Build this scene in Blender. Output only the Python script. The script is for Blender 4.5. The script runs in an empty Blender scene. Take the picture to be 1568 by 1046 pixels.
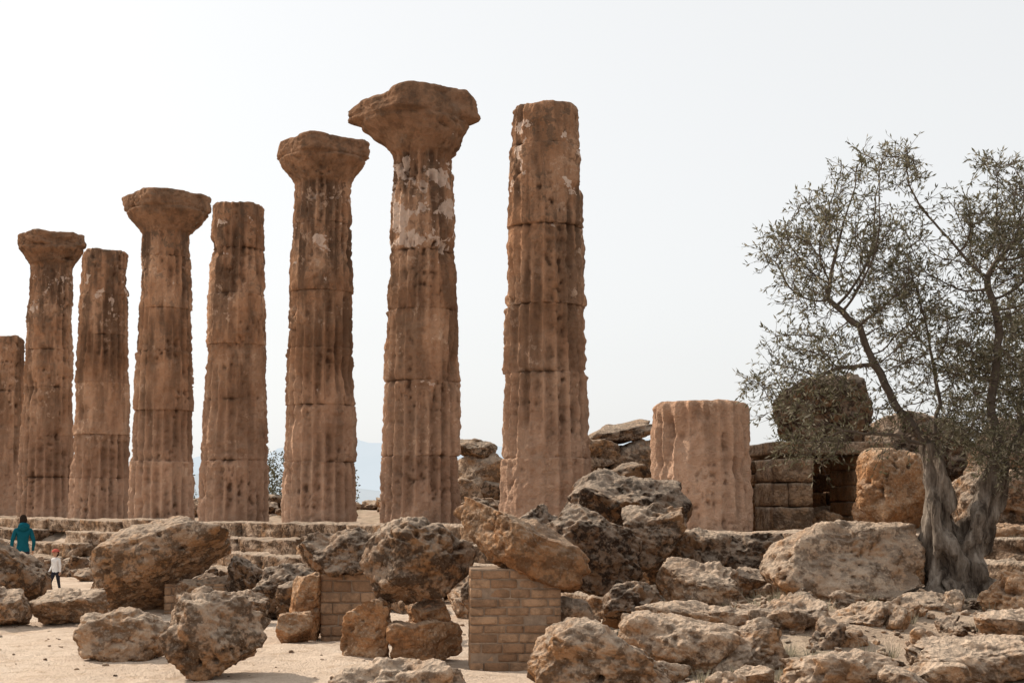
import bpy, bmesh, math, random, time
import numpy as np
from mathutils import Vector, Matrix, Euler
T0=time.time()
rng=np.random.default_rng(11); random.seed(11)
S=bpy.context.scene
S.view_settings.view_transform='Standard'; S.view_settings.look='None'; S.view_settings.exposure=0
# ------------------------------------------------------------ noise
_p=rng.permutation(256); PERM=np.concatenate([_p,_p,_p])
_g=rng.normal(size=(256,3)); G=_g/np.linalg.norm(_g,axis=1)[:,None]
def pn(P):
    P=np.asarray(P,float); i=np.floor(P).astype(np.int64); f=P-i; i&=255
    w=f*f*f*(f*(f*6-15)+10); out=np.zeros(len(P))
    for a in (0,1):
        for b in (0,1):
            for c in (0,1):
                h=PERM[PERM[PERM[(i[:,0]+a)&255]+((i[:,1]+b)&255)]+((i[:,2]+c)&255)]
                d=(G[h]*(f-np.array([a,b,c]))).sum(1)
                out+=d*(w[:,0] if a else 1-w[:,0])*(w[:,1] if b else 1-w[:,1])*(w[:,2] if c else 1-w[:,2])
    return out
def fbm(P,o=4,g=.5):
    P=np.asarray(P,float); s=0; a=1.
    for k in range(o): s=s+a*pn(P*(2.03**k)+17.3*k); a*=g
    return s
def sst(x,a,b):
    t=np.clip((x-a)/(b-a),0,1); return t*t*(3-2*t)
# ------------------------------------------------------------ mesh helpers
def mk(name,V,F,mat,smooth=True,attrs=None,parent=None,loc=None):
    me=bpy.data.meshes.new(name)
    me.from_pydata(np.asarray(V,float).tolist(),[],F if isinstance(F,list) else F.tolist())
    if smooth: me.polygons.foreach_set('use_smooth',[True]*len(me.polygons))
    for k,v in (attrs or {}).items():
        a=me.attributes.new(k,'FLOAT','POINT'); a.data.foreach_set('value',np.asarray(v,np.float32))
    if mat: me.materials.append(mat)
    me.update()
    ob=bpy.data.objects.new(name,me); S.collection.objects.link(ob)
    if parent: ob.parent=parent
    if loc: ob.location=loc
    return ob
def empty(name,loc=(0,0,0)):
    e=bpy.data.objects.new(name,None); e.location=loc; S.collection.objects.link(e); return e
_ico={}
def ico(n):
    if n not in _ico:
        bm=bmesh.new(); bmesh.ops.create_icosphere(bm,subdivisions=n,radius=1)
        bm.verts.ensure_lookup_table()
        V=np.array([v.co[:] for v in bm.verts]); F=np.array([[v.index for v in f.verts] for f in bm.faces]); bm.free()
        _ico[n]=(V,F)
    return _ico[n]
_cg={}
def cubegrid(n):
    if n not in _cg:
        bm=bmesh.new(); bmesh.ops.create_cube(bm,size=2)
        bmesh.ops.subdivide_edges(bm,edges=bm.edges[:],cuts=n,use_grid_fill=True)
        V=np.array([v.co[:] for v in bm.verts]); F=np.array([[v.index for v in f.verts] for f in bm.faces]); bm.free()
        _cg[n]=(V,F)
    return _cg[n]
def rotm(rx,ry,rz): return np.array(Euler((rx,ry,rz),'XYZ').to_matrix())
def rock(dims,seed,sub=6,e=2.8,cuts=7,rough=1.0):
    r=np.random.default_rng(seed); V,F=ico(sub); V=V.copy()
    p=V/((np.abs(V)**e).sum(1)**(1/e))[:,None]
    for _ in range(cuts):
        n=r.normal(size=3); n/=np.linalg.norm(n); d=r.uniform(.55,.86)
        k=np.maximum(0,p@n-d); p=p-n*(k*.93)[:,None]
    off=r.uniform(0,80,3)
    p=p*(1+.24*fbm(p*1.1+off,2))[:,None]
    mn,mx=p.min(0),p.max(0); p=(p-(mn+mx)/2)/((mx-mn)/2)
    dims=np.array(dims,float); q=p*dims/2
    nrm=q/np.linalg.norm(q,axis=1)[:,None]
    sz=min(1,dims.mean()) 
    a=fbm(q*2.4+off,3)*.10*sz
    bil=np.abs(fbm(q*5+off*2,3)); b=(.22-bil)*.09*sz
    c=fbm(q*15+off,3)*.027*sz
    pm=np.clip(.55+2.0*pn(q*1.7+off*4),0.05,1.6)
    pits=-np.maximum(0,pn(q*8+off*3)-.15)*.30*sz*pm - np.maximum(0,pn(q*17+off*3)-.18)*.16*sz*pm
    cav=b/.14+pits*8+c*9
    q=q+nrm*((a+b+c+pits)*rough)[:,None]
    return q,F,cav
def place(q,loc,rot=(0,0,0)): return q@rotm(*rot).T+np.array(loc)
def block(dims,seed,n=7,rough=1.0,bev=.04):
    r=np.random.default_rng(seed); V,F=cubegrid(n)
    hd=np.array(dims)/2; bev=min(bev,hd.min()*.8)
    p=V*hd; inn=np.clip(p,-(hd-bev),hd-bev); df=p-inn
    l=np.linalg.norm(df,axis=1); q=inn+df/np.maximum(l,1e-6)[:,None]*np.minimum(l,bev)[:,None]
    off=r.uniform(0,90,3); nr=q/np.linalg.norm(q/hd,axis=1)[:,None]/hd; nr/=np.linalg.norm(nr,axis=1)[:,None]
    a=fbm(q*2.2+off,3)*.06+fbm(q*8+off,2)*.03-np.maximum(0,pn(q*3.3+off)-.15)*.25
    return q+nr*(a*rough)[:,None],F,a*6
class Acc:
    def __init__(s): s.V=[];s.F=[];s.n=0;s.A={}
    def add(s,V,F,**at):
        F=F if isinstance(F,list) else F.tolist()
        s.V.append(np.asarray(V)); o=s.n; s.F+= [[i+o for i in f] for f in F]; s.n+=len(V)
        for k,v in at.items(): s.A.setdefault(k,[]).append(np.full(len(V),v) if np.isscalar(v) else np.asarray(v))
    def make(s,name,mat,smooth=True,parent=None):
        return mk(name,np.concatenate(s.V),s.F,mat,smooth,{k:np.concatenate(v) for k,v in s.A.items()},parent)
def tube(pts,rad,sides=8,caps=True):
    pts=np.asarray(pts,float); n=len(pts)
    t=np.gradient(pts,axis=0); t/=np.linalg.norm(t,axis=1)[:,None]+1e-9
    a=np.cross(t,np.array([0.3,1,0.1])); a/=np.linalg.norm(a,axis=1)[:,None]+1e-9; b=np.cross(t,a)
    th=2*math.pi*np.arange(sides)/sides
    V=(pts[:,None,:]+np.asarray(rad,float)[:,None,None]*(np.cos(th)[None,:,None]*a[:,None,:]+np.sin(th)[None,:,None]*b[:,None,:])).reshape(-1,3)
    F=[]
    for i in range(n-1):
        for j in range(sides):
            k=(j+1)%sides; F.append([i*sides+j,i*sides+k,(i+1)*sides+k,(i+1)*sides+j])
    if caps: F.append([j for j in range(sides)][::-1]); F.append([(n-1)*sides+j for j in range(sides)])
    return V,F
def prisms(P,Q,ra,rb,sides):
    P=np.asarray(P,float);Q=np.asarray(Q,float);n=len(P)
    t=Q-P; t/=np.linalg.norm(t,axis=1)[:,None]+1e-9
    a=np.cross(t,np.array([0.3,1,0.1])); a/=np.linalg.norm(a,axis=1)[:,None]+1e-9; b=np.cross(t,a)
    th=2*math.pi*np.arange(sides)/sides; C=np.cos(th)[None,:,None]*a[:,None,:]+np.sin(th)[None,:,None]*b[:,None,:]
    V=np.stack([P[:,None,:]+C*np.asarray(ra)[:,None,None],Q[:,None,:]+C*np.asarray(rb)[:,None,None]],1).reshape(-1,3)
    j=np.arange(sides); k=(j+1)%sides
    f=np.stack([j,k,k+sides,j+sides],-1)
    F=(f[None]+ (np.arange(n)*2*sides)[:,None,None]).reshape(-1,4)
    return V,F
# ------------------------------------------------------------ node helpers
class NT:
    def __init__(s,name):
        s.m=bpy.data.materials.new(name); s.m.use_nodes=True; s.t=s.m.node_tree
        s.b=s.t.nodes['Principled BSDF']; s.b.inputs['Roughness'].default_value=1.
        s.b.inputs['Specular IOR Level'].default_value=0.
        s.geo=s.t.nodes.new('ShaderNodeNewGeometry'); s.pos=s.geo.outputs['Position']
    def N(s,t,**k):
        n=s.t.nodes.new(t)
        for a,v in k.items(): setattr(n,a,v)
        return n
    def L(s,a,b): s.t.links.new(a,b)
    def setin(s,i,v):
        if hasattr(v,'links'): s.L(v,i)
        else: i.default_value=v
    def noise(s,sc,det=3,rough=.6,vec=None,scale3=None,dist=0):
        n=s.N('ShaderNodeTexNoise'); n.inputs['Scale'].default_value=sc; n.inputs['Detail'].default_value=det
        n.inputs['Roughness'].default_value=rough; n.inputs['Distortion'].default_value=dist
        v=vec or s.pos
        if scale3:
            m=s.N('ShaderNodeMapping'); m.inputs['Scale'].default_value=scale3; s.L(v,m.inputs[0]); v=m.outputs[0]
        s.L(v,n.inputs['Vector']); return n.outputs['Fac']
    def vor(s,sc,feat='F1'):
        n=s.N('ShaderNodeTexVoronoi',feature=feat); n.inputs['Scale'].default_value=sc; s.L(s.pos,n.inputs['Vector']); return n.outputs['Distance']
    def ramp(s,f,*st):
        n=s.N('ShaderNodeValToRGB'); e=n.color_ramp.elements
        while len(e)<len(st): e.new(.5)
        for x,(p,c) in zip(e,st): x.position=p; x.color=(*c,1) if len(c)==3 else c
        s.L(f,n.inputs[0]); return n.outputs[0]
    def rng(s,f,a,b,c=0.,d=1.):
        n=s.N('ShaderNodeMapRange'); 
        for i,v in zip((1,2,3,4),(a,b,c,d)): n.inputs[i].default_value=v
        s.setin(n.inputs[0],f); return n.outputs[0]
    def mix(s,f,a,b,mode='MIX'):
        n=s.N('ShaderNodeMix',data_type='RGBA',blend_type=mode)
        s.setin(n.inputs[0],f)
        for i,v in ((6,a),(7,b)):
            if isinstance(v,tuple): n.inputs[i].default_value=(*v,1) if len(v)==3 else v
            else: s.L(v,n.inputs[i])
        return n.outputs[2]
    def math(s,op,a,b=0.):
        n=s.N('ShaderNodeMath',operation=op); s.setin(n.inputs[0],a); s.setin(n.inputs[1],b); return n.outputs[0]
    def attr(s,nm): return s.N('ShaderNodeAttribute',attribute_name=nm).outputs['Fac']
    def sep(s,v,i):
        n=s.N('ShaderNodeSeparateXYZ'); s.L(v,n.inputs[0]); return n.outputs[i]
    def bump(s,h,strength,dist,prev=None):
        n=s.N('ShaderNodeBump'); n.inputs['Strength'].default_value=strength; n.inputs['Distance'].default_value=dist
        s.L(h,n.inputs['Height']); 
        if prev: s.L(prev,n.inputs['Normal'])
        return n.outputs[0]
    def out(s,col,nrm=None):
        s.setin(s.b.inputs['Base Color'],col if not isinstance(col,tuple) else (*col,1))
        if nrm: s.L(nrm,s.b.inputs['Normal'])
        return s.m
def mat_rock(name,c0,c1,c2,orange,lich=.5,toplit=.5):
    m=NT(name)
    n1=m.noise(1.3,4,.68); n2=m.noise(4.5,3,.72); n3=m.noise(26,2,.6)
    col=m.ramp(n1,(.33,c0),(.47,c1),(.62,c2))
    col=m.mix(m.rng(n1,.48,.37,0,.75),col,orange)
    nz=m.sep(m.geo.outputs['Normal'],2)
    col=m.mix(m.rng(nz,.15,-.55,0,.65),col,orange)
    v=m.attr('var'); col=m.mix(m.rng(v,.4,1,0,.8),col,orange)
    col=m.mix(m.math('MULTIPLY',m.rng(n2,.46,.55,0,1),m.rng(v,0,.6,min(1,lich*1.6),lich*.8)),col,(.092,.064,.047))
    col=m.mix(m.math('MULTIPLY',m.rng(n3,.56,.66,0,.6),m.rng(n1,.4,.6,.2,1)),col,(.58,.47,.37))
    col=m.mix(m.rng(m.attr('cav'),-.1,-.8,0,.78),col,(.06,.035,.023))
    col=m.mix(1.0,col,m.ramp(v,(0,(.46,.43,.42)),(.32,(1.0,.95,.90)),(1,(1,1,1))),'MULTIPLY')
    col=m.mix(m.rng(nz,.3,.9,0,toplit),col,(.62,.50,.39))  # upward faces painted paler, sunlit tops put into the colour
    h=m.math('ADD',m.noise(10,4,.76),m.math('MULTIPLY',m.vor(15),.45))
    return m.out(col,m.bump(h,1.0,.10))
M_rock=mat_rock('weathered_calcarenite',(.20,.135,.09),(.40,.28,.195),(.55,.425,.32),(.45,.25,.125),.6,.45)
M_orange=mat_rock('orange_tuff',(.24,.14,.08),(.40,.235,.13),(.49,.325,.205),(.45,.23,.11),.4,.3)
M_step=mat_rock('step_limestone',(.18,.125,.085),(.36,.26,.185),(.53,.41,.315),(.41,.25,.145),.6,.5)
# column stone
m=NT('column_sandstone')
n1=m.noise(.8,4,.64); n2=m.noise(3.2,4,.70); n3=m.noise(20,2,.65); st=m.noise(1.9,3,.62,scale3=(1,1,.16))
h=m.attr('hgt'); 
col=m.ramp(n1,(.34,(.27,.145,.083)),(.47,(.395,.222,.132)),(.60,(.475,.292,.187)))
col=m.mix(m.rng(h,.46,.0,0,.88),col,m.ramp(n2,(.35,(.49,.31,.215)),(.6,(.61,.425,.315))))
col=m.mix(m.math('MULTIPLY',m.rng(st,.455,.575,0,.9),m.rng(h,.10,.75,.3,1)),col,(.14,.085,.056))
col=m.mix(m.math('MULTIPLY',m.rng(n2,.54,.60,0,.8),m.rng(h,.5,1.0,.25,1)),col,(.125,.087,.062))
col=m.mix(m.math('MULTIPLY',m.rng(n2,.43,.36,0,.7),m.rng(n1,.52,.44,1,.15)),col,(.63,.455,.335))
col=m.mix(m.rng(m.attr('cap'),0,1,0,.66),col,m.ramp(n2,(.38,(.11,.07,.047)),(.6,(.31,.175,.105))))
col=m.mix(1.0,col,m.ramp(m.attr('var'),(0,(.80,.77,.75)),(1,(1.14,1.12,1.10))),'MULTIPLY')
sf=m.rng(m.math('SUBTRACT',m.noise(1.7,4,.62,dist=.3),m.math('MULTIPLY',m.math('SUBTRACT',1.0,m.attr('stuc')),.3)),.552,.558,0,1)
col=m.mix(m.math('MULTIPLY',sf,.8),col,m.mix(n3,(.55,.40,.31),(.71,.56,.46)))
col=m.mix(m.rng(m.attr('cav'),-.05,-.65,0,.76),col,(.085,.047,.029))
hh=m.math('ADD',m.noise(7,4,.78),m.math('MULTIPLY',n3,.3))
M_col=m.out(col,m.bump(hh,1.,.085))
m=NT('tuff_brick'); n=m.noise(6,4,.7); v=m.attr('var')
col=m.mix(v,(.27,.155,.09),(.43,.27,.165)); col=m.mix(m.rng(n,.4,.62,0,.7),col,(.165,.105,.068))
M_brick=m.out(col,m.bump(m.noise(25,3,.7),.8,.03))
m=NT('mortar'); M_mortar=m.out(m.ramp(m.noise(9,3),(.3,(.20,.14,.10)),(.7,(.34,.25,.18))),m.bump(m.noise(40,2),.5,.01))
m=NT('sandy_ground'); n1=m.noise(.35,4,.6); n2=m.noise(3,4,.7); n3=m.noise(30,3,.7)
col=m.ramp(n1,(.3,(.58,.44,.33)),(.55,(.68,.54,.42)),(.75,(.71,.59,.48)))
col=m.mix(m.rng(n2,.50,.64,0,.6),col,(.46,.33,.23)); col=m.mix(m.rng(n3,.56,.66,0,.5),col,(.36,.26,.18))
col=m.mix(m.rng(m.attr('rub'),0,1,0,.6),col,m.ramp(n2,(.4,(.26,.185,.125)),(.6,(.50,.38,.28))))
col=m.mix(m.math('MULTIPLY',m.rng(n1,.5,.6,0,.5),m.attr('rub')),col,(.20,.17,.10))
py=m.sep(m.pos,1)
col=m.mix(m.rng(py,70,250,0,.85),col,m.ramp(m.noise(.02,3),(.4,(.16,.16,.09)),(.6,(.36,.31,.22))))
b=m.bump(m.math('ADD',m.noise(2.2,5,.75),m.math('MULTIPLY',n3,.35)),1.,.16)
mt=m.out(col,b)
em=m.N('ShaderNodeEmission'); em.inputs[0].default_value=(.84,.87,.90,1); em.inputs[1].default_value=1  # distance haze painted in: far ground glows pale
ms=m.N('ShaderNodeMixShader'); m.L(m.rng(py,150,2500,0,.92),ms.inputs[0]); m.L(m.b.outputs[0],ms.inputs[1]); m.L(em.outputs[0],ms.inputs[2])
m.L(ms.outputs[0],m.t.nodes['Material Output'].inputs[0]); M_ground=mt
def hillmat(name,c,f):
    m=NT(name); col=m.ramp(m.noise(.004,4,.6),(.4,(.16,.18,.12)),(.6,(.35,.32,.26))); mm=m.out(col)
    em=m.N('ShaderNodeEmission'); em.inputs[0].default_value=(*c,1)  # aerial haze painted onto the hills as emission
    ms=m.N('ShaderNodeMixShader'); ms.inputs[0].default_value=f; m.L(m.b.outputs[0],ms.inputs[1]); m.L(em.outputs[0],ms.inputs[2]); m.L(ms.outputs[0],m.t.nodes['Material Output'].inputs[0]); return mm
m=NT('olive_bark'); n=m.noise(6,4,.7,scale3=(1,1,.25)); 
col=m.ramp(n,(.36,(.055,.042,.033)),(.5,(.155,.123,.097)),(.66,(.30,.25,.205)))
M_bark=m.out(col,m.bump(n,1,.12))
m=NT('olive_twig'); M_twig=m.out(m.mix(m.noise(8,2),(.06,.045,.036),(.17,.135,.108)))
m=NT('olive_leaf'); v=m.attr('var'); col=m.ramp(v,(0,(.058,.055,.030)),(.35,(.12,.11,.064)),(.7,(.20,.18,.12)),(1,(.36,.32,.24)))
m.b.inputs['Roughness'].default_value=.6; M_leaf=m.out(col)
tr=m.N('ShaderNodeBsdfTranslucent'); m.L(col,tr.inputs[0]); ms=m.N('ShaderNodeMixShader'); ms.inputs[0].default_value=.3
m.L(m.b.outputs[0],ms.inputs[1]); m.L(tr.outputs[0],ms.inputs[2]); m.L(ms.outputs[0],m.t.nodes['Material Output'].inputs[0])
def plain(name,c,rough=.85):
    m=NT(name); n=m.noise(12,2); m.b.inputs['Roughness'].default_value=rough
    return m.out(m.mix(n,tuple(x*.8 for x in c),tuple(min(1,x*1.15) for x in c)),m.bump(m.noise(60,2),.2,.005))
# ------------------------------------------------------------ temple axes
P0=np.array([-17.27,52.8]); T=np.array([3.004,-3.485]); Tn=T/np.linalg.norm(T)
Nn=np.array([-.757,-.653])
ROWA=math.atan2(Tn[1],Tn[0])
def terrain(x,y):
    o=(x-P0[0])*Nn[0]+(y-P0[1])*Nn[1]; k=(x-P0[0])*Tn[0]+(y-P0[1])*Tn[1]
    P=np.stack([x,y,np.zeros_like(x)],1)
    z=np.interp(o,[-260,-60,-26,-20,.9,1.5,3.3],[-24,-6,.6,1.36,1.40,.55,0.])
    z=z+sst(o,-16,-10)*sst(-o,4.5,8)*sst(k,16,24)*1.05
    z=z+sst(-o,4,7)*sst(o,-14,-9)*.35
    rise=.62*sst(x,.6,3.6)*sst(y,13.5,18.5)*sst(o,0,1.5)
    z=np.maximum(z,rise)
    near=sst(-np.hypot(x,y-20),-90,-30)
    z=z+near*(fbm(P*.35,3)*.09+fbm(P*1.6,3)*.06)
    far=np.hypot(x,y); z=np.where(far>400,-24+0*z,z)
    rub=np.clip(sst(x,.3,3)*sst(y,12.5,16)+sst(-o,0,1),0,1)
    return z,rub
def gz(x,y): return float(terrain(np.array([float(x)]),np.array([float(y)]))[0][0])
u=np.linspace(-1,1,361); xs=np.sign(u)*(14*np.abs(u)+ 16*np.abs(u)**3+ 12000*np.abs(u)**14)
v=np.linspace(0,1,381); ys=-12+46*v+45*v**3+14000*v**16
XX,YY=np.meshgrid(xs,ys); zz,rb=terrain(XX.ravel(),YY.ravel())
nx,ny=len(xs),len(ys); idx=np.arange(nx*ny).reshape(ny,nx)
F=np.stack([idx[:-1,:-1],idx[:-1,1:],idx[1:,1:],idx[1:,:-1]],-1).reshape(-1,4)
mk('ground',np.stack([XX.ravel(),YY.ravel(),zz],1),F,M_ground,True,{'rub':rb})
def hills(name,y0,x0,x1,hmax,sd,mat):
    n=240; X=np.linspace(x0,x1,n); P=np.stack([X*.0011+sd,np.zeros(n),np.zeros(n)],1)
    H=hmax*(.45+.7*fbm(P,5,.5)); H=np.maximum(H,4)
    V=[];F=[]
    rows=8
    for r in range(rows):
        t=r/(rows-1); hh=np.sin(t*math.pi/2)
        rag=fbm(np.stack([X*.004,np.full(n,r*1.3),np.full(n,sd)],1),3)*10*t*(1-t)
        V.append(np.stack([X,np.full(n,y0+t*600.),-30+hh*(H+30)+rag],1))
    V=np.concatenate(V)
    for r in range(rows-1):
        for i in range(n-1): F.append([r*n+i,r*n+i+1,(r+1)*n+i+1,(r+1)*n+i])
    mk(name,V,F,mat)
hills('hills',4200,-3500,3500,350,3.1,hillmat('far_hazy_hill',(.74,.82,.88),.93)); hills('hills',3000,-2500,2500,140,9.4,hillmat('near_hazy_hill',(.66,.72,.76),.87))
# ------------------------------------------------------------ columns
def column(k,H,cap,seed,stuc,r0=1.045,rt=.76,broken=.06,capw=1.22,caph=1.15,flute=1.0,joints=True,coff=(0,0),ce=4.,ech_=.93,slope=0.,wmin=.28):
    r=np.random.default_rng(seed); c=P0+T*k; zb=1.46
    Hs=H-(caph if cap else 0)
    z=list(np.arange(0,Hs+.001,Hs/int(Hs/.05)))
    js=[];zj=0
    while joints:
        zj+=r.uniform(1.35,1.9)
        if zj>Hs-.7: break
        js.append(zj); z+= [zj-.03,zj-.012,zj,zj+.012,zj+.03]
    z=sorted(z)
    if cap: z+=list(Hs+np.linspace(.03,caph,36))
    z=np.array(z); nt=240; th=np.arange(nt)/nt*2*math.pi
    Z,TH=np.meshgrid(z,th,indexing='ij'); Z=Z.ravel();TH=TH.ravel()
    t=np.clip(Z/9.6,0,1); R=r0+(rt-r0)*(t**1.15)
    cx,sx=np.cos(TH),np.sin(TH)
    P=np.stack([cx*R,sx*R,Z],1)+seed*7.7
    dr=np.searchsorted(np.array(js),Z) if js else np.zeros(len(Z),int)
    nd=len(js)+1; dvar=r.uniform(.1,.9,nd+1); drad=r.normal(0,.010,nd+1); dox=r.normal(0,.012,nd+1); doy=r.normal(0,.012,nd+1)
    fr=(TH*20/(2*math.pi)+ .2)%1
    worn=np.clip(.95+1.8*fbm(P*np.array([.8,.8,.5]),3)+r.normal(0,.15,nd+1)[dr],wmin,1.2)*flute
    incap=sst(Z,Hs-.12,Hs+.02) if cap else np.zeros(len(Z))
    fs=np.sin(math.pi*fr)**.62
    fl=.125*fs*worn*(1-incap)
    arris=(1-fs)**2*np.maximum(0,fbm(P*3.1+70,3)-.02)*.16*(1-incap)
    patch=fbm(P*np.array([.9,.9,.7])+31,4)
    chunk=np.maximum(0,patch-.22)*.36
    strata=fbm(P*np.array([1.3,1.3,4.6])+3,4)*.055*np.clip(.25+2.6*fbm(P*.6+50,2),0,1.3)
    fine=fbm(P*4.2,4)*.030+fbm(P*12,3)*.022+strata
    pm=np.clip(.6+2.4*pn(P*.9+11),0,1.8)
    pits=-np.maximum(0,pn(P*6.5)-.18)*.22*pm-np.maximum(0,pn(P*13)-.2)*.14*pm
    jd=np.zeros(len(Z))
    for q in js: 
        wv=fbm(np.stack([cx*1.8,sx*1.8,np.full(len(Z),q)],1)+seed,3)
        jd+=np.exp(-((Z-q)/.014)**2)*np.clip(.018+.09*wv,.0,.08)+np.exp(-((Z-q)/.07)**2)*.15*np.maximum(0,wv-.08)
    rad=R+.025-fl-chunk-jd-arris+fine+pits+drad[dr]
    V=np.stack([cx*rad+dox[dr],sx*rad+doy[dr],Z],1)
    if cap:
        s=np.clip((Z-Hs)/caph,0,1)
        ech=R+ (capw*ech_-rt)*sst(s,-.12,.60)
        A=TH-ROWA; cor=1/((2*(.7071**ce))**(1/ce)); sq=(capw/cor)/((np.abs(np.cos(A))**ce+np.abs(np.sin(A))**ce)**(1/ce))
        ab=sst(s,.52,.57); rc=ech*(1-ab)+sq*ab
        lump=fbm(P*1.1+5,3)*.10+fbm(P*2.6+9,3)*.08-.06*np.exp(-((s-.54)/.03)**2)-.07*sst(s,.94,1.0)**2-.05*np.exp(-((s-.04)/.03)**2)
        rc=rc+lump*sst(s,.0,.3)+fine*1.5+pits*1.5
        inn=Z>Hs
        Vc=np.stack([cx*rc,sx*rc,Z],1); 
        ctr=np.array([0,0,Hs+caph*.55])
        for _ in range(8):
            n=r.normal(size=3); n[2]*=.5; n/=np.linalg.norm(n); d=capw*r.uniform(.90,1.04)
            kk=np.maximum(0,(Vc-ctr)@n-d); Vc-=n*(kk*.9)[:,None]
        Vc[:,2]+=sst(s,.5,1)*slope*np.minimum(Vc[:,0],.3)
        Vc=Vc+(sst(s,.1,.6))[:,None]*np.array([coff[0],coff[1],0])
        V[inn]=Vc[inn]
    ztop=H+fbm(np.stack([cx*1.3,sx*1.3,np.zeros(len(Z))],1)+seed*3.1,3)*broken*1.6-broken*.4
    f=sst(Z,H-.6,H); V[:,2]=V[:,2]+(ztop-H)*f
    if not cap: V[:,:2]*= (1-.08*sst(Z,H-.10,H)**2)[:,None]
    n=len(z); idx=np.arange(n*nt).reshape(n,nt)
    F=np.stack([idx[:-1],np.roll(idx[:-1],-1,1),np.roll(idx[1:],-1,1),idx[1:]],-1).reshape(-1,4).tolist()
    last=V[-nt:]; ext=[];base=n*nt
    rings=[.95,.85,.7,.5,.3,.12]
    cen=last.mean(0)
    for g in rings:
        q=cen+(last-cen)*g; q[:,2]=cen[2]+(last[:,2]-cen[2])*g*.9+fbm(q*2.2+seed,3)*.05; ext.append(q)
    V=np.concatenate([V]+ext+[cen[None]])
    prev=idx[-1]
    for i in range(len(rings)):
        cur=base+i*nt+np.arange(nt)
        F+=np.stack([prev,np.roll(prev,-1),np.roll(cur,-1),cur],-1).tolist(); prev=cur
    ci=len(V)-1
    F+=[[int(prev[j]),int(prev[(j+1)%nt]),ci] for j in range(nt)]
    nx_=len(V)-n*nt; pad=lambda a,v:np.concatenate([a,np.full(nx_,v)])
    cav=(fine*6+pits*7-chunk*.8-jd*8-(fl-.07)*4.5*(1-incap))  # flute term paints shade into the colour of the hollows
    st=(stuc*np.clip(.25+.85*sst(Z,5.8,7.5),0,1.1)+ .22)*(1-sst(Z,8.9,9.3)*.6)
    V[:,0]+=c[0];V[:,1]+=c[1];V[:,2]+=zb
    return mk('doric_column',V,F,M_col,True,{'hgt':pad(Z/10.,H/10),'cap':pad(incap,.8 if cap else .3),'var':pad(np.clip(dvar[dr],0,1),.5),'stuc':pad(np.clip(st,0,1.1),0),'cav':pad(cav,0)})
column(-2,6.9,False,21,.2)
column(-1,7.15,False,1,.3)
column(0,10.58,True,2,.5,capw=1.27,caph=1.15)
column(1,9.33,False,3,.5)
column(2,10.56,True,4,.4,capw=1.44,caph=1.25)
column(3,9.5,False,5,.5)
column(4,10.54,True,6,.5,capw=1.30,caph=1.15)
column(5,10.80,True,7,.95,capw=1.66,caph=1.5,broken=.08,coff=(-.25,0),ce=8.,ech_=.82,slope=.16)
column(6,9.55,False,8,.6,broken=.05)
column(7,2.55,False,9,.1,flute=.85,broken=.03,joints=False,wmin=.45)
print('cols',time.time()-T0)
# ------------------------------------------------------------ crepidoma steps
acc=Acc()
tops=[1.5,1.12,.74,.36]; outs=[1.55,2.1,2.7,3.4]
sd=100
for i,(tp,ou) in enumerate(zip(tops,outs)):
    s=-30.
    while s<62:
        L=random.uniform(1.6,3.2); sd+=1
        skip=(i>=2 and random.random()<.18) or (i==1 and random.random()<.07)
        if not skip and not(s>34 and i>1):
            dep=1.15 if i==0 else 1.0
            q,Fb,cv=block((L-.02,dep,.44),sd,11,1.7 if i else 1.2,.05)
            ctr=P0+Tn*(s+L/2)+Nn*(ou-dep/2+random.uniform(-.07,.07))
            q=place(q,(ctr[0],ctr[1],tp-.22+random.uniform(-.035,.02)),(random.uniform(-.02,.02),random.uniform(-.02,.02),ROWA+random.uniform(-.02,.02)))
            acc.add(q,Fb,var=random.uniform(.1,.55),cav=cv)
        s+=L
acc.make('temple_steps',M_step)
# ------------------------------------------------------------ boulders
bn=[500]
def R(X,Y,Zc,w,h,d=None,rz=0.,tilt=0.,tx=0.,e=2.8,cuts=7,sub=6,var=None,rough=1.,mat=None,seed=None):
    bn[0]+=1; sdd=seed or bn[0]
    q,F,cv=rock((w,d or w*.8,h),sdd,sub,e,cuts,rough)
    q=place(q,(X,Y,Zc),(tx,math.radians(tilt),math.radians(rz)))
    vv=random.uniform(.1,.6) if var is None else var
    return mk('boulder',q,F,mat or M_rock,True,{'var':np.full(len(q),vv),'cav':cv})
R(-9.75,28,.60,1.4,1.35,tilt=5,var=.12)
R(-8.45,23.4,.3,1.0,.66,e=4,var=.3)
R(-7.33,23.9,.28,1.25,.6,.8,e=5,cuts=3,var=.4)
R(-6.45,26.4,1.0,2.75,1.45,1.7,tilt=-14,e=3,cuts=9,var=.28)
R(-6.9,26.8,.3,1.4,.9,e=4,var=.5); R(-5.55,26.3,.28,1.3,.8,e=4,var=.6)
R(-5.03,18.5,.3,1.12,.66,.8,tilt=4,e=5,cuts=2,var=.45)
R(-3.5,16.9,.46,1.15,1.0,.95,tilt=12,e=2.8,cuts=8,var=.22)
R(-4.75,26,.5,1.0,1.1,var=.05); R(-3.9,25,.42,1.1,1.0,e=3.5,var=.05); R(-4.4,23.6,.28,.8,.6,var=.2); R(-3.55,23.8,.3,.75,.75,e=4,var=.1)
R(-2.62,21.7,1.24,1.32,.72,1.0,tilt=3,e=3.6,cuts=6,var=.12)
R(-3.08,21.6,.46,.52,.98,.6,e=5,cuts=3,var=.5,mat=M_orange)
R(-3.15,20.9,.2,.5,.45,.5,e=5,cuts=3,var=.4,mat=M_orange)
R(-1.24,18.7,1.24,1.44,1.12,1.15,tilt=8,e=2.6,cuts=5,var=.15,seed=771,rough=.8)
R(-1.88,18.7,.36,.66,.82,.7,e=5,cuts=3,var=.4,mat=M_orange)
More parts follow.
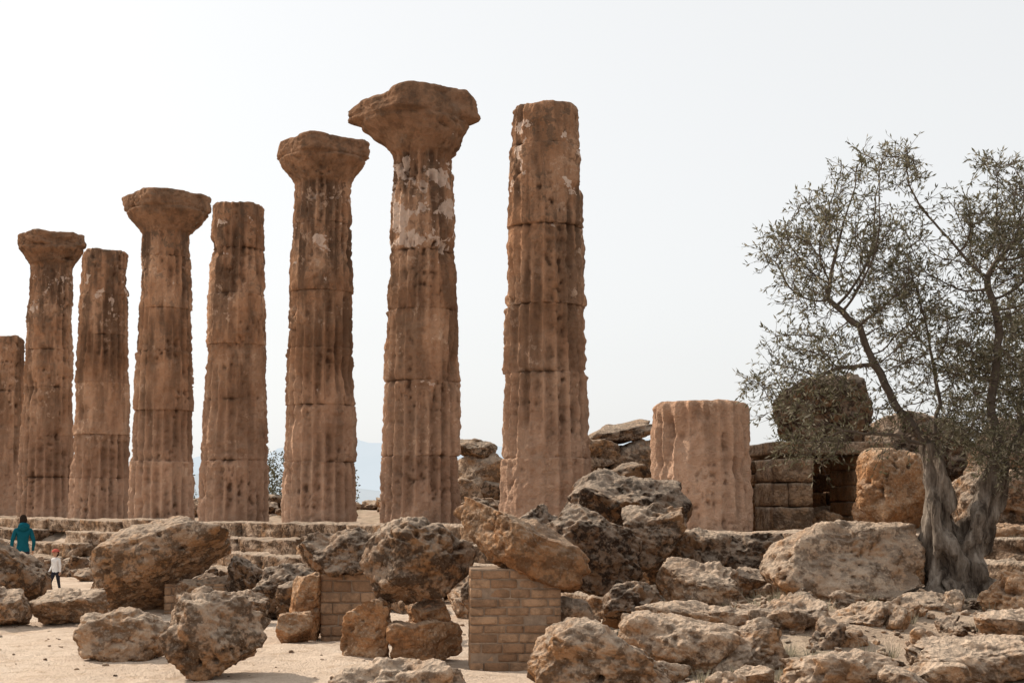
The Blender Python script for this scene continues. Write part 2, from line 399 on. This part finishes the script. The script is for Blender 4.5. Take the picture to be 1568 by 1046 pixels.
R(-1.12,18.5,.24,.92,.52,.8,e=5,cuts=3,var=.35,mat=M_orange)
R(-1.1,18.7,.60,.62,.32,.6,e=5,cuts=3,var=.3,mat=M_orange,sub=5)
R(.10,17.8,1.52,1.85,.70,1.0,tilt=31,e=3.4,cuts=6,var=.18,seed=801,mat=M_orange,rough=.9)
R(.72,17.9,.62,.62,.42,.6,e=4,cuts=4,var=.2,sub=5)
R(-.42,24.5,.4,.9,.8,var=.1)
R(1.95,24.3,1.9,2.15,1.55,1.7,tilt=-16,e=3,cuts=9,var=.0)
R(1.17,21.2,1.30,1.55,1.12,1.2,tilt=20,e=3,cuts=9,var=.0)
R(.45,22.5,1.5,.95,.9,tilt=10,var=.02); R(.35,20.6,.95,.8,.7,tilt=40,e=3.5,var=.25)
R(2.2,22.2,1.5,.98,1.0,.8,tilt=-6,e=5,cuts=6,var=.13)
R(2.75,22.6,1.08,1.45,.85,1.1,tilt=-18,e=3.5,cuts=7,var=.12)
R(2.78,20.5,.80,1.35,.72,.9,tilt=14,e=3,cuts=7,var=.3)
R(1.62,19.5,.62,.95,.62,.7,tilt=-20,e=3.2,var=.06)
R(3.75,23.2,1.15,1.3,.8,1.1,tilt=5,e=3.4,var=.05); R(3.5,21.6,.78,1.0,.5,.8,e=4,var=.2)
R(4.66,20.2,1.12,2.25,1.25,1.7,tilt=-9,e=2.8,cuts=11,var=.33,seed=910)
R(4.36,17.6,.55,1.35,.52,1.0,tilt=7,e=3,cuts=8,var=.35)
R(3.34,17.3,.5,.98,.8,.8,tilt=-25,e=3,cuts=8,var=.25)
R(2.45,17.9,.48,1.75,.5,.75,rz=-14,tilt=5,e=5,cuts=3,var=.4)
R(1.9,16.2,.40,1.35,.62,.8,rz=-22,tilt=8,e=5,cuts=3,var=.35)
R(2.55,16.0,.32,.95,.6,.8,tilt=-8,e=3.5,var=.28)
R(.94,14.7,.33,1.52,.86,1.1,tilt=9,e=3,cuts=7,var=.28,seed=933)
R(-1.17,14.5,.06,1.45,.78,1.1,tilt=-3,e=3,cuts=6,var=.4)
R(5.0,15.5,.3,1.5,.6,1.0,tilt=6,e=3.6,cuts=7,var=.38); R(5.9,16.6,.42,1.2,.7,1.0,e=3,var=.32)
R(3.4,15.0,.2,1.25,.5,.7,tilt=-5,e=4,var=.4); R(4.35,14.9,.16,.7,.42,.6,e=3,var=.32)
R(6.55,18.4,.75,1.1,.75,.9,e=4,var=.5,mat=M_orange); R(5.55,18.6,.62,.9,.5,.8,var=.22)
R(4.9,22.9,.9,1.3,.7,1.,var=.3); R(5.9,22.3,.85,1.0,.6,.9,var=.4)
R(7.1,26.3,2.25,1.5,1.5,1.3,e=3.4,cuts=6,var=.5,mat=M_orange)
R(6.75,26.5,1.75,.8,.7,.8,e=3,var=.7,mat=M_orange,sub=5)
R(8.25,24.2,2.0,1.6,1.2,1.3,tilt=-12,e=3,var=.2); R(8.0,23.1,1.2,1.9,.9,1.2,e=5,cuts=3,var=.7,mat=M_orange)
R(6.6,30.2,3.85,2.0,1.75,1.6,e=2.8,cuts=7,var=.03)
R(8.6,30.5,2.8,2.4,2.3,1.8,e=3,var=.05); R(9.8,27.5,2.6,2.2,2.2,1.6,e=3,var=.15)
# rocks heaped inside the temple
for a in [(2.6,36.5,3.75,2.2,.55,1.2,-14,.15),(2.0,36.0,3.2,1.5,.9,1.2,6,.35),(3.3,36.4,3.1,1.6,1.1,1.2,0,.25),(2.7,34.9,2.5,1.8,.9,1.2,-10,.1),(2.0,34.6,1.9,1.3,1.0,1.,0,.4),
 (1.9,36.3,2.2,1.7,1.6,1.3,0,.1),(3.4,36.6,2.1,1.9,1.5,1.3,5,.3),(2.7,36.9,2.9,1.6,1.2,1.3,0,.05),
 (-1.7,46,2.2,1.8,1.4,1.4,0,.3),(-.3,46,2.1,1.7,1.4,1.4,8,.1),(-1.0,46.2,3.0,2.0,1.2,1.4,-6,.35),(-1.25,46.3,3.7,1.5,.75,1.2,6,.15)]:
    R(a[0],a[1],a[2],a[3],a[4],a[5],tilt=a[6],e=4.,cuts=6,var=a[7],sub=5,rough=.7)
print('rocks',time.time()-T0)
# ------------------------------------------------------------ masonry
par=empty('ruined_masonry_wall',(0,0,0))
def ashlar(name,x,y,z0,w,d,hh,bl,bh,mat,par,seed,rot=0.,rough=.6,bev=.02):
    a=Acc(); r=np.random.default_rng(seed); z=0; row=0
    while z<hh-.05:
        b=min(bh*r.uniform(.9,1.1),hh-z); xx=-w/2
        first=True
        while xx<w/2-.04:
            l=bl*r.uniform(.75,1.2)*(.5 if (first and row%2) else 1); first=False
            l=min(l,w/2-xx)
            if w/2-(xx+l)<.08: l=w/2-xx
            q,Fb,cv=block((l-.010,d+r.uniform(-.02,.02),b-.009),int(r.integers(1e6)),4,rough*min(1,b*2.0),bev)
            q=q+np.array([xx+l/2,r.uniform(-.01,.01),z+b/2]); a.add(q,Fb,var=r.uniform(0,1),cav=cv); xx+=l
        z+=b; row+=1
    V=np.concatenate(a.V); V=place(V,(x,y,z0),(0,0,rot)); a.V=[V]
    return a.make(name,mat,True,par)
ashlar('pier_left',5.62,29.9,1.4,.85,1.8,1.55,.85,.5,M_step,par,5,rot=.12,rough=.8)
ashlar('pier_right',7.35,30.4,1.4,.6,1.8,1.6,.5,.33,M_orange,par,6,rot=.1,rough=.9)
ashlar('back_wall',6.6,32.3,1.4,2.4,.5,1.6,.7,.4,M_orange,par,7,rot=.1,rough=.9)
ashlar('lintel',6.42,30.75,3.0,2.5,3.2,.28,1.25,.28,M_step,par,8,rot=.12,rough=1.)
ashlar('low_wall',4.95,30.6,1.4,.9,.7,1.5,.5,.3,M_orange,par,9,rot=.15,rough=1.4)
R(6.55,29.9,1.6,.7,.5,e=4,var=.6,mat=M_orange,sub=5)
def brick_pier(x,y,w,d,h,bl,bh,seed,rot):
    e_=empty('brick_pier',(0,0,0))
    g=gz(x,y)-.1
    ashlar('bricks',x,y,g,w,d,h-g,bl,bh,M_brick,e_,seed,rot,.55,.012)
    V,F=cubegrid(1); V=place(V*np.array([w/2-.012,d/2-.016,(h-g)/2-.02]),(x,y,g+(h-g)/2),(0,0,rot)); mk('mortar_core',V,F,M_mortar,False,None,e_)
brick_pier(.02,17.9,1.12,.85,1.22,.29,.115,31,.06)
brick_pier(-2.42,21.8,.82,.8,.95,.34,.16,32,-.1)
brick_pier(-5.75,26.4,1.1,.9,.55,.3,.14,33,.0)
# ------------------------------------------------------------ rubble
lib=[rock((1,.85,.7),9000+i,4,e=random.choice([2.8,3.5,5]),cuts=7,rough=.8) for i in range(14)]
libH=[rock((1,.85,.7),9050+i,5,e=random.choice([2.8,3.5,5]),cuts=7,rough=.9) for i in range(10)]
libB=[rock((1,.85,.5),9070+i,5,e=random.choice([4,5,6]),cuts=5,rough=.7) for i in range(10)]
libL=[rock((1,.85,.7),9100+i,3,e=3,cuts=6,rough=.6) for i in range(8)]
def scatter(name,n,gen,mat,lib_=lib,vr=(0,.6)):
    a=Acc()
    for _ in range(n):
        r=gen()
        if r is None: continue
        x,y,s,dz=r; q,F,cv=random.choice(lib_)
        sc=np.array([s*random.uniform(.8,1.3),s*random.uniform(.8,1.2),s*random.uniform(.7,1.2)])
        q=place(q*sc,(x,y,gz(x,y)+s*.18+dz),(random.uniform(-.3,.3),random.uniform(-.3,.3),random.uniform(0,6.3)))
        a.add(q,F,var=random.uniform(*vr),cav=cv)
    return a.make(name,mat)
def g1():
    k=random.uniform(-6,46); o=-random.uniform(4.5,13)
    p=P0+Tn*k+Nn*o; big=k>19
    s=random.uniform(.4,1.1) if not big else random.uniform(.5,1.4)
    return p[0],p[1],s,(random.random()**2)*(.3 if big else .15)
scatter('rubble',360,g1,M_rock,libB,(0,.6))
def g2():
    x=random.uniform(.8,8.5); y=random.uniform(13.5,23.5)
    return x,y,random.choice([.12,.18,.25,.35,.5])*random.uniform(.7,1.2),-.02
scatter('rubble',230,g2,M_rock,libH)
def g3():
    k=random.uniform(0,38); o=random.uniform(3.2,6.5); p=P0+Tn*k+Nn*o
    return p[0],p[1],random.uniform(.3,1.0),0
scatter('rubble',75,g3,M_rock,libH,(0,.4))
def g4():
    x=random.uniform(-9,3); y=random.uniform(13,28); return x,y,random.uniform(.02,.05)*random.choice([1,1,1,1.6]),-.005
scatter('pebbles',420,g4,M_step,libL)
def g5():
    x=random.uniform(.5,8); y=random.uniform(13,22); return x,y,random.uniform(.04,.12),0
scatter('pebbles',900,g5,M_step,libL)
print('rubble',time.time()-T0)
# ------------------------------------------------------------ olive tree
def grow(stems,ell,natt,r,iters=90,step=.11,dk=.15,di=2.2,cap=6500):
    A=[]
    tot=sum(e[1][0]*e[1][1]*e[1][2]*e[2] for e in ell)
    for c,rad,wt in ell:
        n=int(natt*rad[0]*rad[1]*rad[2]*wt/tot)
        v=r.normal(size=(n,3)); v/=np.linalg.norm(v,axis=1)[:,None]; v*=(r.uniform(0,1,n)**.38)[:,None]
        A.append(np.array(c)+v*np.array(rad))
    A=np.concatenate(A); A=A[fbm(A*.95+7.7,2)>-.20]; nodes=[];par=[]
    for st in stems:
        prev=st[0]; pts=st[1]
        for i,p in enumerate(pts):
            p=np.array(p,float)
            if i==0 and prev is None: nodes.append(p);par.append(-1);last=len(nodes)-1;continue
            if i==0: last=min(range(len(nodes)),key=lambda q:np.linalg.norm(nodes[q]-p)); continue
            a0=nodes[last]; n=max(1,int(np.linalg.norm(p-a0)/.14))
            for j in range(1,n+1):
                nodes.append(a0+(p-a0)*j/n + (r.normal(0,.014,3) if j<n else 0)); par.append(last if j==1 else len(nodes)-2)
            last=len(nodes)-1
    nst=len(nodes)
    N=np.array(nodes); D=np.full(len(A),1e9); I=np.zeros(len(A),int); alive=np.ones(len(A),bool)
    def upd(lo):
        for i in range(lo,len(N)):
            if i<nst and N[i][2]<2.3: continue
            d=np.linalg.norm(A-N[i],axis=1); m_=d<D; D[m_]=d[m_]; I[m_]=i
    upd(0)
    for it in range(iters):
        sel=alive&(D<di)
        if not sel.any(): break
        new=[];np_=[]
        for i in np.unique(I[sel]):
            v=(A[sel&(I==i)]-N[i]); v=(v/np.linalg.norm(v,axis=1)[:,None]).sum(0)+r.normal(0,.25,3)
            v/=np.linalg.norm(v)+1e-9; q=N[i]+v*step
            new.append(q);np_.append(i)
        lo=len(N); N=np.concatenate([N,np.array(new)]); par+=np_; upd(lo); alive&=D>dk
        if len(N)>cap: break
    return N,np.array(par),A
def olive(name,stems,ell,natt,seed,nper=1.6,trunks=None,Ls=.086,Ws=.022):
    r=np.random.default_rng(seed); N,par,A=grow(stems,ell,natt,r)
    n=len(N); R_=np.zeros(n); ch=np.zeros(n,int)
    for i in range(n-1,-1,-1):
        if ch[i]==0: R_[i]=.0045**2.2
        if par[i]>=0: R_[par[i]]+=R_[i]; ch[par[i]]+=1
    rad=np.minimum(R_**(1/2.2),.12)
    e_=empty(name,(0,0,0))
    ii=np.array([i for i in range(n) if par[i]>=0]); pp=par[ii]
    VB,FB=prisms(N[pp],N[ii],np.minimum(rad[pp],rad[ii]*1.35),rad[ii],6)
    thin=ii[rad[ii]<.018]; D_=N[thin]-N[par[thin]]; D_/=np.linalg.norm(D_,axis=1)[:,None]+1e-9
    dens=fbm(N[thin]*1.5+3.3,2)
    k=np.maximum(0,np.round(nper*(.72+3.0*dens+r.normal(0,.25,len(thin))))).astype(int)
    P=np.repeat(N[thin],k,0); DD=np.repeat(D_,k,0); dn=np.repeat(dens,k)
    dd=DD*.8+r.normal(0,.7,P.shape); dd[:,2]+=.08; dd/=np.linalg.norm(dd,axis=1)[:,None]
    L=r.uniform(.12,.38,len(P)); E=P+dd*L[:,None]; E[:,2]-=L*.18
    VT,FT=prisms(P,E,np.full(len(P),.0042),np.full(len(P),.0018),3)
    V=np.concatenate([VB,VT]); F=FB.tolist()+(FT+len(VB)).tolist(); mk('branches',V,F,M_twig,True,None,e_)
    nl=np.maximum(2,(L/.042).astype(int)); B0=np.repeat(P,nl,0);B1=np.repeat(E,nl,0); d2=np.repeat(dd,nl,0); dn2=np.repeat(dn,nl)
    t=(r.uniform(0,1,len(B0))**.7)[:,None]; b=B0+(B1-B0)*t; m_=len(b)
    ld=d2*.65+r.normal(0,.5,b.shape); ld/=np.linalg.norm(ld,axis=1)[:,None]
    w=np.cross(ld,r.normal(size=b.shape)); w/=np.linalg.norm(w,axis=1)[:,None]+1e-9
    l=(Ls*r.uniform(.7,1.25,m_))[:,None]; ww=(Ws*r.uniform(.7,1.25,m_))[:,None]
    lf=np.stack([b,b+ld*l*.5+w*ww*.5,b+ld*l,b+ld*l*.5-w*ww*.5],1).reshape(-1,3)
    tone=np.clip(.48+dn2*.4+r.normal(0,.27,m_),0,1)
    mk('leaves',lf,np.arange(m_*4).reshape(-1,4),M_leaf,False,{'var':np.repeat(tone,4)},e_)
    if trunks:
        t_=Acc()
        for pts,rads in trunks:
            pts=np.array(pts,float); q=len(pts); tt=np.linspace(0,q-1,q*10); Pc=np.stack([np.interp(tt,range(q),pts[:,c]) for c in range(3)],1)
            ker=np.ones(7)/7
            for c in range(3): Pc[3:-3,c]=np.convolve(Pc[:,c],ker,'valid')
            rr=np.interp(tt,range(q),rads); V,F=tube(Pc,rr,40); 
            ax=np.repeat(Pc,40,0); dv=V-ax; th=np.tile(np.arange(40)/40*2*math.pi,len(Pc)); hh=ax[:,2]
            f=1+.28*np.sin(th*3+hh*5.2+1)+.20*np.sin(th*5-hh*3.4)+.7*fbm(V*np.array([4,4,1.8]),4)+.35*fbm(V*np.array([12,12,3]),3)
            V=ax+dv*f[:,None]; t_.add(V,F)
        t_.make('trunk',M_bark,True,e_)
    print(name,'nodes',n,'leaves',m_)
A_=[(6.12,20,.6),(6.0,20,1.3),(5.98,19.95,2.0),(5.88,20,2.8),(5.45,20,3.3),(5.12,20,3.95),(4.92,20,4.5),(4.5,20.1,4.9)]
B_=[(6.3,20.05,.6),(6.35,20,1.3),(6.62,20,1.9),(6.85,20,2.5),(6.75,20,3.4),(6.9,20,4.4),(6.75,20,5.2)]
C_=[(5.88,20,2.8),(6.1,20.2,3.4),(6.0,20.3,4.2)]
D_=[(6.85,20,2.5),(7.3,20.1,3.2),(7.8,20,4.0)]
E_=[(5.12,20,3.95),(4.6,19.9,3.9),(4.2,19.8,3.7)]
F_=[(5.88,20,2.8),(5.3,19.8,2.95),(4.6,19.7,3.0)]
ell=[((5.1,20,6.0),(1.0,1.0,1.2),1.1),((4.35,20,5.4),(.85,.9,.95),1.0),((4.05,20,3.7),(.85,.8,.85),1.6),((5.55,20,4.6),(1.2,1.1,1.1),.8),
((6.95,20,5.7),(.9,1.,1.3),1.),((7.1,20,4.0),(1.3,1.1,1.0),1.5),((7.75,20,5.3),(1.1,1.1,1.8),1.3),((6.35,19.8,3.3),(.9,.7,.55),2.0),((7.0,19.8,2.8),(.9,.7,.5),2.),((4.25,20,2.95),(.6,.6,.45),2.),((5.15,19.9,3.1),(.8,.6,.45),1.6)]
olive('olive_tree',[(None,A_),(None,B_),(1,C_),(1,D_),(1,E_),(1,F_)],ell,4600,5,3.2,
 trunks=[([(6.0,19.9,.35),(6.08,20,.8),(6.03,20,1.3),(5.94,19.95,1.8),(5.98,20,2.3),(5.88,20,2.85)],[.46,.29,.24,.19,.15,.11]),
 ([(6.4,20,.35),(6.30,20.02,.8),(6.33,20,1.3),(6.56,20,1.8),(6.76,20,2.25),(6.85,20,2.6)],[.46,.30,.25,.21,.17,.12]),
 ([(5.3,19.7,.5),(5.7,19.8,.62),(6.1,20,.95)],[.05,.13,.22]),([(6.9,19.6,.45),(6.6,19.8,.65),(6.3,20,1.0)],[.06,.14,.22]),
 ([(6.1,19.3,.45),(6.15,19.6,.62),(6.2,19.95,.95)],[.06,.14,.22])])
olive('olive_tree',[(None,[(10.2,27.5,1.2),(10.1,27.5,2.4),(9.8,27.5,3.4),(9.9,27.5,4.4)]),(1,[(10.1,27.5,2.4),(10.8,27.5,4)])],
 [((9.4,27.5,4.0),(1.2,1.2,1.1),1.),((10.6,27.5,5.0),(1.5,1.4,1.5),1.)],1400,8,3.2,
 trunks=[([(10.2,27.5,1.0),(10.15,27.5,1.9),(10.1,27.5,2.5)],[.3,.2,.14])],Ls=.09,Ws=.027)
print('trees',time.time()-T0)
# ------------------------------------------------------------ shrubs behind the temple
def shrub(x,y,w,h,seed,n=2600,s=.14,dz=0):
    r=np.random.default_rng(seed); z0=gz(x,y)+dz
    c=r.normal(size=(26,3)); c/=np.linalg.norm(c,axis=1)[:,None]; c=c*r.uniform(.3,.85,26)[:,None]; c[:,2]=np.abs(c[:,2])
    ci=r.integers(0,26,n); v=r.normal(size=(n,3)); v/=np.linalg.norm(v,axis=1)[:,None]
    p=(c[ci]+v*.28*r.uniform(.5,1,n)[:,None])*np.array([w/2,w/2,h/1.1])+np.array([x,y,z0])
    d=r.normal(size=(n,3));d/=np.linalg.norm(d,axis=1)[:,None]; e=np.cross(d,r.normal(size=(n,3)));e/=np.linalg.norm(e,axis=1)[:,None]
    V=np.stack([p,p+d*s*.5+e*s*.25,p+d*s,p+d*s*.5-e*s*.25],1).reshape(-1,3)
    mk('shrub',V,np.arange(n*4).reshape(-1,4),M_leaf,False,{'var':np.repeat(np.clip(r.normal(.3,.2,n),0,1),4)})
shrub(-10.6,61,3.4,3.2,1); shrub(-16.2,66,3.0,3.2,2); shrub(-21,70,3.5,3.6,4); shrub(-7.3,58,2.6,2.4,5)
r=np.random.default_rng(77); gv=[];gt=[]
for _ in range(170):
    x=r.uniform(.8,8.5); y=r.uniform(13.5,22.5); z=gz(x,y); n=40
    a=r.uniform(0,6.28,n); rr_=r.uniform(0,.10,n); b=np.stack([x+np.cos(a)*rr_,y+np.sin(a)*rr_,np.full(n,z)],1)
    hgt=r.uniform(.05,.17,n); d=np.stack([np.cos(a)*.5,np.sin(a)*.5,np.ones(n)],1)*hgt[:,None]
    w=np.stack([-np.sin(a),np.cos(a),0*a],1)*.005
    gv.append(np.stack([b-w,b+w,b+d+w*.2,b+d-w*.2],1).reshape(-1,3)); gt.append(np.repeat(np.clip(r.normal(.9,.2,n),0,1),4))
gv=np.concatenate(gv); mk('dry_grass',gv,np.arange(len(gv)).reshape(-1,4),M_leaf,False,{'var':np.concatenate(gt)})
# ------------------------------------------------------------ people
M_skin=plain('skin',(.45,.27,.19),.6); M_hair=plain('dark_hair',(.03,.02,.015),.5); M_teal=plain('teal_jacket',(.01,.09,.12),.7)
M_dark=plain('dark_trousers',(.03,.03,.04)); M_white=plain('white_shirt',(.72,.70,.68)); M_red=plain('red_hat',(.5,.12,.09)); M_eye=plain('eye',(.02,.015,.01),.2); M_shoe=plain('shoe',(.12,.09,.07))
def person(name,loc,rotz,s,top,bottom,hat=None,childf=1.0,hood=False):
    e_=empty(name,loc); e_.rotation_euler=(0,0,rotz); e_.scale=(s,s,s)
    J=[((0,0,.95),.145,.11,-1),((0,0,1.08),.125,.095,0),((0,0,1.27),.155,.11,1),((0,0,1.39),.13,.09,2),((0,0,1.46),.055,.055,3),((0,.012,1.53),.05,.05,4)]
    for sx in (1,-1):
        b=len(J); sw=sx*.14
        J+=[((sx*.165,0,1.385),.062,.062,3),((sx*.235,-.03-sw*.3,1.13),.047,.047,b),((sx*.245,.06+sw*.3,.90),.032,.03,b+1),((sx*.245,.08+sw*.3,.85),.034,.02,b+2)]
        b=len(J)
        J+=[((sx*.085,0,.88),.095,.095,0),((sx*.095,.05+sw*.9,.50),.06,.062,b),((sx*.095,-.06+sw*.9,.09),.038,.042,b+1),((sx*.1,.07+sw*.9,.04),.04,.03,b+2)]
    me=bpy.data.meshes.new('skel'); me.from_pydata([j[0] for j in J],[(i,j[3]) for i,j in enumerate(J) if j[3]>=0],[])
    ob=bpy.data.objects.new('skel',me); S.collection.objects.link(ob)
    sk=ob.modifiers.new('s','SKIN'); 
    if not me.skin_vertices: 
        bpy.context.view_layer.objects.active=ob; bpy.ops.mesh.customdata_skin_add()
    for i,j in enumerate(J): me.skin_vertices[0].data[i].radius=(j[1],j[2]); me.skin_vertices[0].data[i].use_root=(i==0)
    ss=ob.modifiers.new('u','SUBSURF'); ss.levels=2; ss.render_levels=2
    dg=bpy.context.evaluated_depsgraph_get(); m2=bpy.data.meshes.new_from_object(ob.evaluated_get(dg))
    bpy.data.objects.remove(ob)
    for mm in (top,bottom,M_skin,M_shoe): m2.materials.append(mm)
    for p in m2.polygons:
        z=p.center.z; x=abs(p.center.x); p.use_smooth=True
        p.material_index=3 if z<.09 else (2 if (z>1.47 or (x>.19 and z<.91)) else (1 if z<.90 else 0))
    b=bpy.data.objects.new('body',m2); S.collection.objects.link(b); b.parent=e_
    V,F=ico(5); H=V*np.array([.075,.095,.115])*(1.0+0.22*(childf-1)); jaw=np.clip(-V[:,2],0,1); H[:,0]*=1-.25*jaw; 
    nose=np.exp(-((V[:,0]/.16)**2+((V[:,2]+.15)/.2)**2))*(V[:,1]>0)*.022; H[:,1]+=nose
    H=H*childf; hc=np.array([0,.02,1.63]); mk('head',H+hc,F,M_skin,True,None,e_)
    HV=V*np.array([.085,.105,.122])*childf; HV[:,1]-=.012; k=(V[:,1]>.25)&(V[:,2]<.45); HV[k]*=.8
    mk('hair',HV+hc,F,M_hair,True,None,e_)
    for sx in (1,-1):
        mk('eye',ico(3)[0]*.011+hc+np.array([sx*.03,.088*childf,.005]),ico(3)[1],M_eye,True,None,e_)
        mk('ear',ico(3)[0]*np.array([.012,.022,.032])+hc+np.array([sx*.08*childf,0,-.01]),ico(3)[1],M_skin,True,None,e_)
        a=Acc(); wx=np.array([sx*.245,.08+sx*.042,.845])
        for i,(off,l) in enumerate([(-.026,.065),(-.009,.078),(.009,.074),(.026,.058)]):
            p0=wx+np.array([0,off,0]); V_,F_=tube([p0,p0+[0,0.002,-l*.45],p0+[-sx*.008,.006,-l*.8],p0+[-sx*.02,.008,-l]],[.0095,.009,.008,.006],6); a.add(V_,F_)
        p0=wx+np.array([0,.028,.02]); V_,F_=tube([p0,p0+[-sx*.005,.025,-.025],p0+[-sx*.01,.03,-.05]],[.011,.01,.007],6); a.add(V_,F_)
        a.make('fingers',M_skin,True,e_)
    mk('mouth',ico(3)[0]*np.array([.022,.006,.006])+hc+np.array([0,.083*childf,-.055]),ico(3)[1],plain('lips',(.35,.12,.1)),True,None,e_)
    if hat:
        HV=V*np.array([.098,.115,.09])*childf; k=V[:,2]<.05; HV[k,2]=0.004; HV[k,:2]*=1.0+.45*np.clip(1-np.abs(V[k,2])*1.0,0,1)[:,None]
        mk('sun_hat',HV+hc+np.array([0,0,.045]),F,hat,True,None,e_)
    if hood:
        q=V*np.array([.13,.09,.10]); q+=fbm(V*3,2)[:,None]*.02; mk('hood',q+np.array([0,-.07,1.47]),F,top,True,None,e_)
    return e_
person('woman_walking',(-10.95,32,gz(-10.95,32)),.5,.97,M_teal,M_dark,hood=True)
person('child_walking',(-9.88,31,gz(-9.88,31)),2.7,.56,M_white,M_dark,hat=M_red,childf=1.35)
# ------------------------------------------------------------ light, world, camera
az=math.radians(54); el=math.radians(39)
W=bpy.data.worlds.new('World'); S.world=W; W.use_nodes=True; t=W.node_tree; bg=t.nodes['Background']
sk=t.nodes.new('ShaderNodeTexSky'); sk.sky_type='NISHITA'; sk.sun_disc=False; sk.sun_elevation=el; sk.sun_rotation=-az
sk.air_density=1.0; sk.dust_density=3.0; sk.ozone_density=1.0; sk.altitude=50
hs=t.nodes.new('ShaderNodeHueSaturation'); hs.inputs['Saturation'].default_value=.3
mx=t.nodes.new('ShaderNodeMix'); mx.data_type='RGBA'; mx.inputs[0].default_value=.68; mx.inputs[7].default_value=(6.7,6.75,6.7,1)
t.links.new(sk.outputs[0],hs.inputs['Color']); t.links.new(hs.outputs[0],mx.inputs[6]); t.links.new(mx.outputs[2],bg.inputs[0]); bg.inputs[1].default_value=.15
su=bpy.data.lights.new('sun','SUN'); su.energy=5; su.angle=math.radians(.5); su.color=(1,.91,.79)
so=bpy.data.objects.new('sun',su); S.collection.objects.link(so)
d=Vector((-math.sin(az)*math.cos(el),math.cos(az)*math.cos(el),math.sin(el))); so.rotation_euler=d.to_track_quat('Z','Y').to_euler(); so.location=(-20,20,30)
cam=bpy.data.cameras.new('camera'); co=bpy.data.objects.new('camera',cam); S.collection.objects.link(co); S.camera=co
cam.lens=50; cam.sensor_width=36; cam.shift_y=.0485; cam.clip_end=30000; cam.clip_start=.1
co.location=(0,0,2.0); co.rotation_euler=(math.radians(94.5),0,0)
